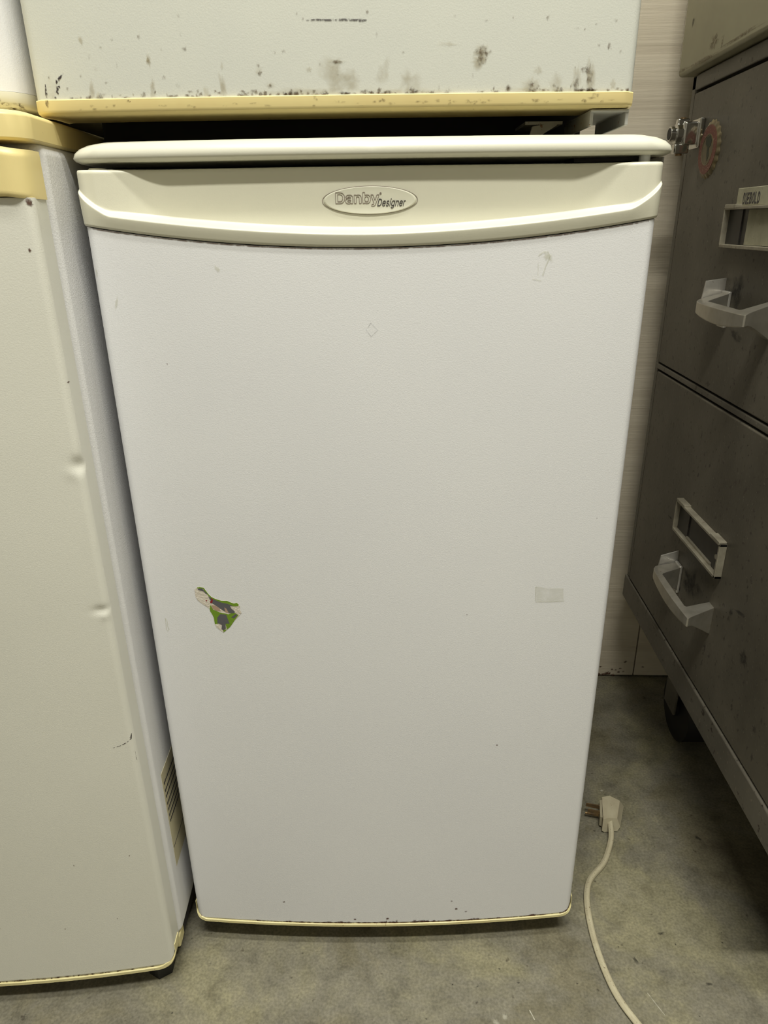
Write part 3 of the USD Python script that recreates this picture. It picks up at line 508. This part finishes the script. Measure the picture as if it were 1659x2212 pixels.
# yellowed handle strip along the top of the door
u = np.concatenate([np.linspace(-LHW - 0.001, 0.15, 40)[:-1], np.linspace(0.15, LHW + 0.001, 60)])
t = np.linspace(0, 1, 24); U, T = np.meshgrid(u, t)
zb_ = 0.8185 + 0.0016 * np.exp(-((U - 0.212) / 0.012) ** 2); zt_ = 0.8530 - 0.0035 * smoothstep(0.200, LHW, U); Z = zb_ + T * (zt_ - zb_)
Yh = lb(U) - 0.0042 + edge_round(U, LHW + 0.001, 0.014) + 0.002 * smoothstep(0.85, 1.0, T) + 0.0012 * smoothstep(0.07, 0.0, T)
obj('handle_strip', solid_sheet(U, Yh, Z, 0.0235), 'yellow', left, smooth=45, label='yellowed handle strip along the door top')
def cap_mesh(hw, B, z0, z1, cr):
    pts = []
    for z, o in [(z0, 0.0015), (z0 + 0.0015, 0.0), (z1 - 0.004, 0.0), (z1 - 0.0015, 0.0012), (z1, 0.0045)]:
        h = hw - o
        for q in np.linspace(-1, 1, 81):
            x = h * math.sin(q * math.pi / 2); d = max(0, abs(x) - (h - cr))
            pts.append((x, -B * (1 - (x / hw) ** 2) + o + (cr - math.sqrt(max(cr * cr - d * d, 0))), z))
        pts += [(-h, 0.53, z), (h, 0.53, z)]
    return hull(pts)
obj('worktop', cap_mesh(LHW + 0.0015, LB, 0.8555, 0.8740, 0.020), 'yellow', left, smooth=40, label='yellowed plastic top')
obj('base', box(-LHW + 0.01, LHW - 0.004, 0.030, 0.50, 0.020, 0.045), 'underside', left, smooth=False)
obj('corner_bracket', box(LHW - 0.016, LHW - 0.0015, 0.026, 0.045, 0.026, 0.0425, 0.002), 'gold_trim', left)
for x in (-0.20, 0.205):
    for y in (0.022, 0.46): obj('foot', cyl((x, y, 0), (x, y, 0.03), 0.015, 6), 'black', left, smooth=False)
SX = LHW + 0.001
obj('rating_label', box(SX, SX + 0.0003, 0.0480, 0.1050, 0.130, 0.262), 'label_paper', left, smooth=False, label='yellowed rating label on the side')
bars = []
for k, z in enumerate([0.2445, 0.2345, 0.2265, 0.2165, 0.2085, 0.2000, 0.1920]):
    for y0 in np.arange(0.0515, 0.096, 0.0042): bars.append(box(SX + 0.0002, SX + 0.0005, y0, y0 + 0.0030, z, z + 0.0034))
bars.append(box(SX + 0.0002, SX + 0.0005, 0.049, 0.1, 0.1565, 0.1577))
obj('printing', cat(*bars), 'ink', left, smooth=False, kind='stuff')
LP = lambda u, z: (u, float(lb(np.array(u)) + edge_round(np.array(u), LHW, 0.0055)), z)
mk = Marks(LP, (0, -1, 0), RNG)
for uu, z, a in [(0.2222, 0.7853, 0.0012), (0.2297, 0.690, 0.0008), (0.205, 0.205, 0.0008), (0.1255, 0.1118, 0.0012), (0.15, 0.20, 0.0008), (0.18, 0.118, 0.0008), (0.2275, 0.8165, 0.0026), (0.06, 0.12, 0.001), (0.1, 0.6, 0.0008)]:
    mk.blob(uu, z, a, a * 1.2, 0, 0.9, n=10)
for _ in range(45): mk.blob(0.02 + 0.2 * RNG.random(), 0.0368 + 0.0012 * RNG.random() ** 2, 0.001 + 0.004 * RNG.random() ** 2, 0.0006 + 0.0008 * RNG.random(), 0, 0.9, 0.4, 10)
mk.build('rust_mark', 'rust', left, kind='stuff')
mk = Marks(LP, (0, -1, 0), RNG)
mk.line([(0.2105, 0.3430), (0.2170, 0.3445), (0.2235, 0.3475), (0.2275, 0.3505), (0.2285, 0.3560), (0.2268, 0.3520)], [0.0002, 0.0003, 0.0004, 0.0006, 0.0005, 0.0002], 1.0)
mk.line([(0.2286, 0.3360), (0.2288, 0.3240)], 0.0002, 0.7)
mk.build('black_scratch', 'black_scuff', left)

# ------------------------------------------------------------------ the fridge on top of the left one
ul = thing('mini_fridge', 'white refrigerator with rounded door edge and cream bottom strip, stacked on the left yellowed top', 'refrigerator', (-0.288 - 0.225, 0.566, 0), YAW, GROUP)
ULW = 0.2250
u = np.concatenate([np.linspace(-ULW, 0.17, 30)[:-1], ULW - 0.03 + 0.03 * np.sin(np.linspace(-1, 1, 30) * np.pi / 2) * 1.0]); u = np.unique(np.clip(u, -ULW, ULW))
U, Z = np.meshgrid(u, np.concatenate([np.linspace(0.893, 0.95, 8), np.linspace(1.0, 1.45, 20)]))
obj('door_panel', solid_sheet(U, bow(U, ULW, 0.006) + edge_round(U, ULW, 0.028), Z, 0.055), 'white', ul, smooth=45)
zz = np.array([0.8822, 0.8828, 0.8842, 0.8866, 0.8898, 0.8928]); dd = np.array([0.009, 0.0045, 0.0015, 0.0, -0.0008, -0.0006])
U, Z = np.meshgrid(u, zz); D = np.broadcast_to(dd[:, None], U.shape)
obj('bottom_trim', solid_sheet(U, bow(U, ULW, 0.006) + edge_round(U, ULW, 0.028) + D, Z, 0.055), 'cream_pale', ul, smooth=45, label='grimy cream bottom strip')
obj('body', box(-ULW + 0.004, ULW - 0.004, 0.06, 0.50, 0.892, 1.46, 0.005), 'white_side', ul)
for x in (-0.19, 0.18):
    for y in (0.10, 0.44): obj('foot', cyl((x, y, 0.8740), (x, y, 0.894), 0.013), 'black', ul)
tp = Marks(lambda x, z: (x, float(bow(np.array(x), ULW, 0.006) + edge_round(np.array(x), ULW, 0.028) + np.interp(z, zz, dd)), z), (0, -0.9, -0.4), RNG)
for _ in range(45): tp.blob(0.185 + 0.035 * RNG.random(), 0.8812 + 0.006 * RNG.random() ** 1.6, 0.001 + 0.0025 * RNG.random(), 0.0005 + 0.0010 * RNG.random(), 0, 0.8, 0.4, 8)
tp.build('grime_spot', 'brown_stain', ul, kind='stuff')

# ------------------------------------------------------------------ filing cabinet on its dolly, its drawers facing the fridge
FX = 0.3533
cab = thing('filing_cabinet', 'worn dark grey-brown steel filing cabinet with chrome drawer handles, right of the fridge', 'filing cabinet', (0, 0, 0))
CY0, CY1, CZ0, CZ1 = 0.500, 1.0490, 0.2555, 0.9665
obj('body', box(FX + 0.012, 1.0, CY0, CY1 - 0.001, CZ0, CZ1, 0.003), 'cabinet', cab)
obj('frame', cat(box(FX, FX + 0.02, CY1 - 0.0135, CY1, CZ0, CZ1, 0.002), box(FX, FX + 0.02, CY0, CY0 + 0.013, CZ0, CZ1, 0.002), box(FX, FX + 0.02, CY0, CY1, 0.9490, CZ1, 0.002), box(FX - 0.001, FX + 0.02, CY0 + 0.01, CY1 - 0.004, 0.5985, 0.6065, 0.0018)), 'cabinet_frame', cab)
def drawer_front(z0, z1):
    d = obj('drawer', box(FX - 0.0015, FX + 0.02, CY0 + 0.0155, CY1 - 0.0165, z0, z1, 0.0025), 'cabinet', cab)
    return d
d1 = drawer_front(0.6085, 0.9455); d2 = drawer_front(0.2570, 0.5962)
DF = FX - 0.0015
def handle(dr, dy, zt, droop):
    """A bent chrome pull: two posts that flare down towards the drawer and a bowed grip between them."""
    P2 = lambda d, y: (DF - d, y + dy)
    grip = [P2(0.039 + 0.0022 * (1 - (2 * q - 1) ** 2), 0.829 - q * 0.121) for q in np.linspace(0.05, 1, 14)]
    plan = Polygon([P2(0, 0.850), P2(0.030, 0.8400), P2(0.0345, 0.8375), P2(0.0378, 0.8325), P2(0.0392, 0.8265)] + grip + [P2(0.0375, 0.7068), P2(0, 0.7300), P2(0, 0.7440), P2(0.0310, 0.7325), P2(0.0327, 0.7345), P2(0.0325, 0.8145), P2(0.0312, 0.8168), P2(0, 0.8350)])
    m = extrude(plan.segmentize(0.005), 1.0); v = m.vertices.copy(); top = v[:, 2] > 0.5
    f = np.clip(1 - (DF - v[:, 0]) / 0.040, 0, 1)                 # 0 at the grip, 1 at the drawer face
    q = np.clip((0.83 + dy - v[:, 1]) / 0.122, 0, 1)
    edge = np.clip((DF - v[:, 0] - 0.0325) / 0.007, 0, 1)
    zb = zt - droop * (1 - f) - 0.0120 - 0.0045 * (1 - (2 * q - 1) ** 2) * (f < 0.3) - 0.024 * np.clip((f - 0.22) / 0.78, 0, 1)
    v[:, 2] = np.where(top, zt - droop * (1 - f) - 0.0010 * edge, zb)
    m.vertices = v
    obj('handle', m, 'pull_chrome', dr, smooth=25, label='chrome drawer pull')
    lp = Polygon([(0.0, -0.014), (0.0, 0.0145), (0.0265, 0.0125), (0.0300, -0.0135), (0.0095, -0.0135), (0.0095, -0.0065), (0.003, -0.0060), (0.003, -0.014)])
    pm = extrude(lp, 0.0022); a = pm.vertices.copy(); pm.vertices = np.stack([DF - a[:, 0], 0.8560 + dy - a[:, 2] - a[:, 0] * 0.42, zt + a[:, 1]], 1)
    pm.invert() if pm.volume < 0 else None
    obj('handle_latch', pm, 'worn_chrome', dr, smooth=False, label='chrome thumb latch plate')
    obj('handle_base', box(DF - 0.0045, DF, 0.8330 + dy, 0.8520 + dy, zt - 0.038, zt + 0.0015, 0.0012, 8), 'worn_chrome', dr)
handle(d1, -0.0080, 0.7225, 0.008); handle(d2, 0.0, 0.3772, 0.0)
def holder(dr, y0, y1, z0, z1, card):
    o = 0.0085
    obj('label_holder', cat(box(DF - o, DF, y0, y1, z1 - 0.0032, z1, 0.0006, 8), box(DF - o, DF, y0, y1, z0, z0 + 0.0036, 0.0006, 8), box(DF - o, DF, y1 - 0.0022, y1, z0, z1, 0.0006, 8), box(DF - o, DF, y0, y0 + 0.0036, z0, z1, 0.0006, 8), box(DF - o - 0.0005, DF, y1 - 0.030, y1 - 0.002, z1 - 0.002, z1 + 0.0022, 0.0006, 8), box(DF - o - 0.0005, DF, y0 + 0.002, y0 + 0.028, z1 - 0.002, z1 + 0.0022, 0.0006, 8)), 'holder', dr, smooth=False)
    obj('holder_plate', cat(box(DF - 0.0025, DF, y1 - 0.036, y1 - 0.002, z0 + 0.003, z1 - 0.003), box(DF - 0.0025, DF, y0 + 0.003, y0 + 0.026, z0 + 0.003, z1 - 0.003), box(DF - 0.0012, DF, y0 + 0.026, y1 - 0.036, z0 + 0.003, z1 - 0.003)), 'holder_dark', dr, smooth=False)
    obj('holder_screw', cyl((DF - 0.0022, y0 + 0.014, (z0 + z1) / 2), (DF - 0.0045, y0 + 0.014, (z0 + z1) / 2), 0.003, 16), 'holder', dr)
    if card: obj('label_card', box(DF - 0.0022, DF - 0.001, y0 + 0.02, y1 - 0.050, z0 + 0.004, z1 - 0.0036), 'card', dr, smooth=False, label='grubby blank paper card')
    else: obj('card_edge', box(DF - 0.004, DF - 0.001, y0 + 0.028, y1 - 0.037, z0 + 0.0036, z0 + 0.0062), 'holder', dr, smooth=False)
holder(d1, 0.724, 0.8630, 0.7690, 0.8112, True); holder(d2, 0.7265, 0.8685, 0.4170, 0.4605, False)
plate = box(DF - 0.0016, DF, 0.7350, 0.8500, 0.8112, 0.8292, 0.0006, 8)
obj('maker_plate', plate, 'card', d1, smooth=False, label='cream metal maker plate')
parts_, pen = [], 0.0
for ch in 'DIEBOLD':
    g = text_shape(ch, 0.0112, True); x0, y0, x1, y1 = g.bounds; wd = 0.0020 if ch == 'I' else 0.0048
    parts_.append(affinity.translate(affinity.scale(g, wd / (x1 - x0), 0.0112 / (y1 - y0), origin=(x0, y0)), pen - x0, -y0)); pen += wd + 0.0014
w_ = unary_union(parts_)
lt = extrude(w_, 0.0003); v = lt.vertices
lt.vertices = np.stack([DF - 0.0016 - v[:, 2], 0.8338 - v[:, 0], 0.8131 + v[:, 1]], 1); lt.invert() if lt.volume < 0 else None
obj('lettering', lt, 'ink', d1, smooth=False, label='dark condensed lettering')
# chrome plunger lock beside the far edge
ly, lz = 0.9975, 0.8960
lock = cat(box(DF - 0.006, DF, ly - 0.016, ly + 0.014, lz - 0.016, lz + 0.017, 0.0015), box(DF - 0.022, DF - 0.004, ly - 0.0115, ly + 0.0105, lz - 0.012, lz + 0.0135, 0.0022), hull([(x, ly + 0.0115 * math.cos(a), lz + 0.001 + 0.0115 * math.sin(a)) for x in (DF - 0.0295, DF - 0.018) for a in np.arange(8) * math.pi / 4 + math.pi / 8]),
           box(DF - 0.030, DF - 0.012, ly - 0.006, ly + 0.006, lz - 0.0215, lz - 0.010, 0.002), box(DF - 0.029, DF - 0.014, ly - 0.005, ly + 0.005, lz + 0.010, lz + 0.0175, 0.002), cyl((DF - 0.0365, ly, lz + 0.001), (DF - 0.028, ly, lz + 0.001), 0.0085))
lk = obj('lock', lock, 'chrome', cab, smooth=25, label='chrome plunger lock')
obj('keyway', cyl((DF - 0.0369, ly, lz + 0.001), (DF - 0.0355, ly, lz + 0.001), 0.0066), 'black', lk)
obj('lock_screw', cyl((DF - 0.022, ly, lz - 0.0235), (DF - 0.022, ly, lz - 0.020), 0.004), 'brass', lk); obj('lock_screw', cyl((DF - 0.0215, ly, lz + 0.0165), (DF - 0.0215, ly, lz + 0.0190), 0.0032), 'brass', lk)
# dolly under the cabinet
dol = thing('furniture_dolly', 'dark steel-framed dolly with caster wheels under the filing cabinet', 'dolly')
obj('rail', box(FX - 0.003, FX + 0.025, CY0, 1.052, 0.2150, 0.2553, 0.003), 'cabinet_frame', dol)
obj('rail', box(0.97, 0.998, CY0, 1.052, 0.2150, 0.2553, 0.003), 'cabinet_frame', dol)
obj('rail', box(FX + 0.025, 0.97, 1.022, 1.050, 0.2150, 0.2553, 0.003), 'cabinet_frame', dol)
obj('rail', box(FX + 0.025, 0.97, CY0, 0.530, 0.2150, 0.2553, 0.003), 'cabinet_frame', dol)
for x, y in ((0.450, 0.962), (0.450, 0.570), (0.90, 0.962), (0.90, 0.570)):
    c = obj('caster_fork', cat(box(x - 0.030, x - 0.026, y - 0.022, y + 0.022, 0.055, 0.195, 0.001), box(x + 0.026, x + 0.030, y - 0.022, y + 0.022, 0.055, 0.195, 0.001), box(x - 0.045, x + 0.045, y - 0.045, y + 0.045, 0.193, 0.216, 0.002)), 'cabinet_frame', dol)
    obj('wheel', cat(cyl((x - 0.018, y, 0.055), (x + 0.018, y, 0.055), 0.055, 40), cyl((x - 0.025, y, 0.055), (x + 0.025, y, 0.055), 0.014, 20)), 'rubber_wheel', c)
obj('rail', box(FX + 0.02, 0.98, 0.935, 0.990, 0.2160, 0.2552, 0.002), 'cabinet_frame', dol)
obj('rail', box(FX + 0.02, 0.98, 0.545, 0.600, 0.2160, 0.2552, 0.002), 'cabinet_frame', dol)
mk = Marks(lambda u, w: (DF, u, w), (-1, 0, 0), RNG)
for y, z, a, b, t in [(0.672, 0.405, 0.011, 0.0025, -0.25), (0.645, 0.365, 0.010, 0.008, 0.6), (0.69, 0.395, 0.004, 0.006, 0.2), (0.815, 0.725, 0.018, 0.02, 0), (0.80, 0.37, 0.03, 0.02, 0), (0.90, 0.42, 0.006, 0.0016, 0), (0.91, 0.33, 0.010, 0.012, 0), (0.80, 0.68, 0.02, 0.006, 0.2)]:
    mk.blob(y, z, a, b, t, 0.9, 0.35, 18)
for _ in range(260):
    z = 0.26 + 0.68 * RNG.random()
    if 0.595 < z < 0.612: continue
    mk.blob(0.53 + 0.49 * RNG.random(), z, 0.0005 + 0.0013 * RNG.random() ** 2, 0.0007 + 0.0030 * RNG.random() ** 2, RNG.random() * 0.6 - 0.3, 0.8, 0.4, 8)
mk.build('dark_scuff', 'dark_mark', cab, kind='stuff')

# ------------------------------------------------------------------ bottle-cap badge stuck on the top drawer
by, bz, br = 0.9540, 0.8755, 0.0285
badge = thing('bottle_cap_badge', 'faded red crinkle-edged bottle cap badge on the upper drawer, beside the chrome lock', 'badge', (DF, by, bz))
def cap_badge():
    n = 168; q = np.linspace(0, 2 * np.pi, n, endpoint=False); wave = 0.5 + 0.5 * np.cos(21 * q); V = []
    for r, h, c in [(1.10, 0.0, 1.0), (1.07, 0.0010, 1.0), (0.98, 0.0024, 0.45), (0.92, 0.0030, 0.0), (0.5, 0.0032, 0), (0.001, 0.0032, 0)]:
        rr = br * (r + 0.075 * (wave - 0.5) * c); V.append(np.stack([np.full(n, -h), rr * np.cos(q), rr * np.sin(q)], 1))
    f = []
    for k in range(5):
        for j in range(n):
            a, b, c, d = k * n + j, k * n + (j + 1) % n, (k + 1) * n + (j + 1) % n, (k + 1) * n + j; f += [(a, b, c), (a, c, d)]
    m = trimesh.Trimesh(np.vstack(V), f, process=False)
    if m.face_normals[-50:, 0].mean() > 0: m.invert()
    return m
obj('crimped_rim', cap_badge(), 'sign_rim', badge, smooth=30)
def disc(shape, lift, h=0.0003):
    m = extrude(shape, h); v = m.vertices; m.vertices = np.stack([-lift - v[:, 2], -v[:, 0], v[:, 1]], 1)
    if m.volume < 0: m.invert()
    return m
obj('red_band', disc(Point(0, 0).buffer(br * 0.93, 48).difference(Point(0, 0).buffer(br * 0.56, 48)), 0.0030), 'sign_red', badge, smooth=False)
obj('centre_disc', disc(Point(0, 0).buffer(br * 0.54, 48), 0.0030), 'sign_centre', badge, smooth=False)
obj('centre_print', disc(Polygon([(-0.006, 0.013), (0.005, 0.014), (0.011, 0.009), (0.009, 0.004), (0.005, 0.002), (0.007, -0.006), (0.004, -0.012), (0.0015, -0.006), (0.001, 0.003), (-0.006, 0.007)]).buffer(0.0006), 0.0033), 'sign_dark', badge, smooth=False)
obj('band_line', disc(Point(0, 0).buffer(br * 0.60, 48).difference(Point(0, 0).buffer(br * 0.555, 48)), 0.0032), 'sign_rim', badge, smooth=False)

# ------------------------------------------------------------------ the cabinet standing on top of the filing cabinet
tb = thing('metal_cabinet', 'olive-cream painted metal cabinet standing on top of the dark filing cabinet', 'cabinet')
obj('body', box(FX - 0.014, 0.99, 0.46, 1.068, 0.9680, 1.55, 0.004), 'olive', tb)
obj('foot', box(FX + 0.03, 0.95, 0.52, 1.03, 0.9665, 0.969), 'underside', tb, smooth=False)
mk = Marks(lambda u, w: (FX - 0.014, u, w), (-1, 0, 0), RNG)
mk.blob(1.035, 1.022, 0.004, 0.0055, 0.2, 1.0, 0.4)
mk.build('dark_spot', 'dark_mark', tb)
mk = Marks(lambda u, w: (FX - 0.014, u, w), (-1, 0, 0), RNG)
for y, z, a, b in [(0.955, 0.985, 0.012, 0.008), (0.93, 0.98, 0.004, 0.008), (1.05, 0.974, 0.02, 0.003), (0.98, 0.972, 0.06, 0.003), (0.88, 0.975, 0.05, 0.003)]: mk.blob(y, z, a, b, 0, 0.9, 0.4)
mk.line([(1.0665, z) for z in np.linspace(0.972, 1.3, 40)], 0.0015, 0.8)
mk.build('grime_spot', 'brown_stain', tb, kind='stuff')

# ------------------------------------------------------------------ the loose power cord on the floor
cord = thing('power_cord', 'ivory power cord with a grounded plug lying loose on the concrete floor', 'power cord')
from scipy.interpolate import CubicSpline
P = np.array([(0.2790, 0.762, 0.0150), (0.2770, 0.748, 0.0125), (0.2745, 0.735, 0.0080), (0.2690, 0.722, 0.0045), (0.2526, 0.694, 0.0034), (0.2323, 0.672, 0.0034), (0.2216, 0.646, 0.0034), (0.2176, 0.616, 0.0034), (0.2173, 0.583, 0.0034), (0.2208, 0.549, 0.0034), (0.2292, 0.516, 0.0034), (0.2406, 0.4936, 0.0034), (0.262, 0.455, 0.0034), (0.30, 0.41, 0.0034), (0.36, 0.34, 0.0034)])
d = np.concatenate([[0], np.cumsum(np.linalg.norm(np.diff(P, axis=0), axis=1))]); cs = CubicSpline(d, P); q = np.linspace(0, d[-1], 150); C = cs(q); T = cs(q, 1); T /= np.linalg.norm(T, axis=1)[:, None]
S = np.cross(T, [0, 0, 1.0]); S /= np.linalg.norm(S, axis=1)[:, None]; N = np.cross(S, T); a = np.linspace(0, 2 * np.pi, 30, endpoint=False)
rad = 0.93 + 0.20 * np.abs(np.cos(1.5 * a + 0.3)); rx, rz = 0.0036 * np.cos(a) * rad, 0.0029 * np.sin(a) * rad
V = C[:, None] + S[:, None] * rx[None, :, None] + N[:, None] * rz[None, :, None]
n, m = V.shape[:2]; i = np.arange(n * m).reshape(n, m); f = []
for k in range(n - 1):
    for j in range(m):
        b = (j + 1) % m; f += [(i[k, j], i[k, b], i[k + 1, b]), (i[k, j], i[k + 1, b], i[k + 1, j])]
cm = trimesh.Trimesh(V.reshape(-1, 3), f, process=False)
if cm.volume < 0: cm.invert()
obj('cable', cm, 'cable', cord, smooth=50)
# plug: wedge-shaped moulding lying on its back, prongs pointing left
def loft(sections):
    return hull(np.vstack(sections))
plug = hull([(0.2655, 0.7500, 0.0045), (0.2690, 0.7500, 0.0015), (0.2880, 0.7525, 0.0015), (0.2925, 0.7560, 0.0060), (0.2875, 0.7590, 0.0185), (0.2745, 0.7560, 0.0225), (0.2670, 0.7550, 0.0200),
             (0.2735, 0.7960, 0.0020), (0.3030, 0.7930, 0.0020), (0.3060, 0.7900, 0.0100), (0.2985, 0.7880, 0.0225), (0.2850, 0.7935, 0.0262), (0.2740, 0.7930, 0.0240)])
pl = obj('plug', plug, 'plug', cord, smooth=20, label='dirty ivory moulded plug')
obj('plug_face', hull([(0.2672, 0.7590, 0.0030), (0.2640, 0.7600, 0.0040), (0.2640, 0.7600, 0.0190), (0.2670, 0.7590, 0.0200), (0.2735, 0.7900, 0.0030), (0.2700, 0.7895, 0.0040), (0.2700, 0.7895, 0.0210), (0.2735, 0.7900, 0.0220)]), 'plug_side', pl, smooth=False)
def prong(y, z, w):
    c = np.array([0.2690, y, z]); d = np.array([-1, 0.22, 0.02]); d /= np.linalg.norm(d); e = c + d * 0.0195
    s = np.array([0.22, 1, 0]) / np.linalg.norm([0.22, 1, 0])
    return hull([p + s * k * 0.0008 + np.array([0, 0, h]) for p, ww in ((c, w), (e, w * 0.8)) for k in (-1, 1) for h in (-ww, ww)])
obj('prong', prong(0.7700, 0.0165, 0.0032), 'brass', cord, smooth=False); obj('prong', prong(0.7810, 0.0165, 0.0032), 'brass', cord, smooth=False)
obj('ground_pin', cyl((0.268, 0.7745, 0.0075), (0.2485, 0.7790, 0.0075), 0.0023, 16, 0.0017), 'brass', cord)
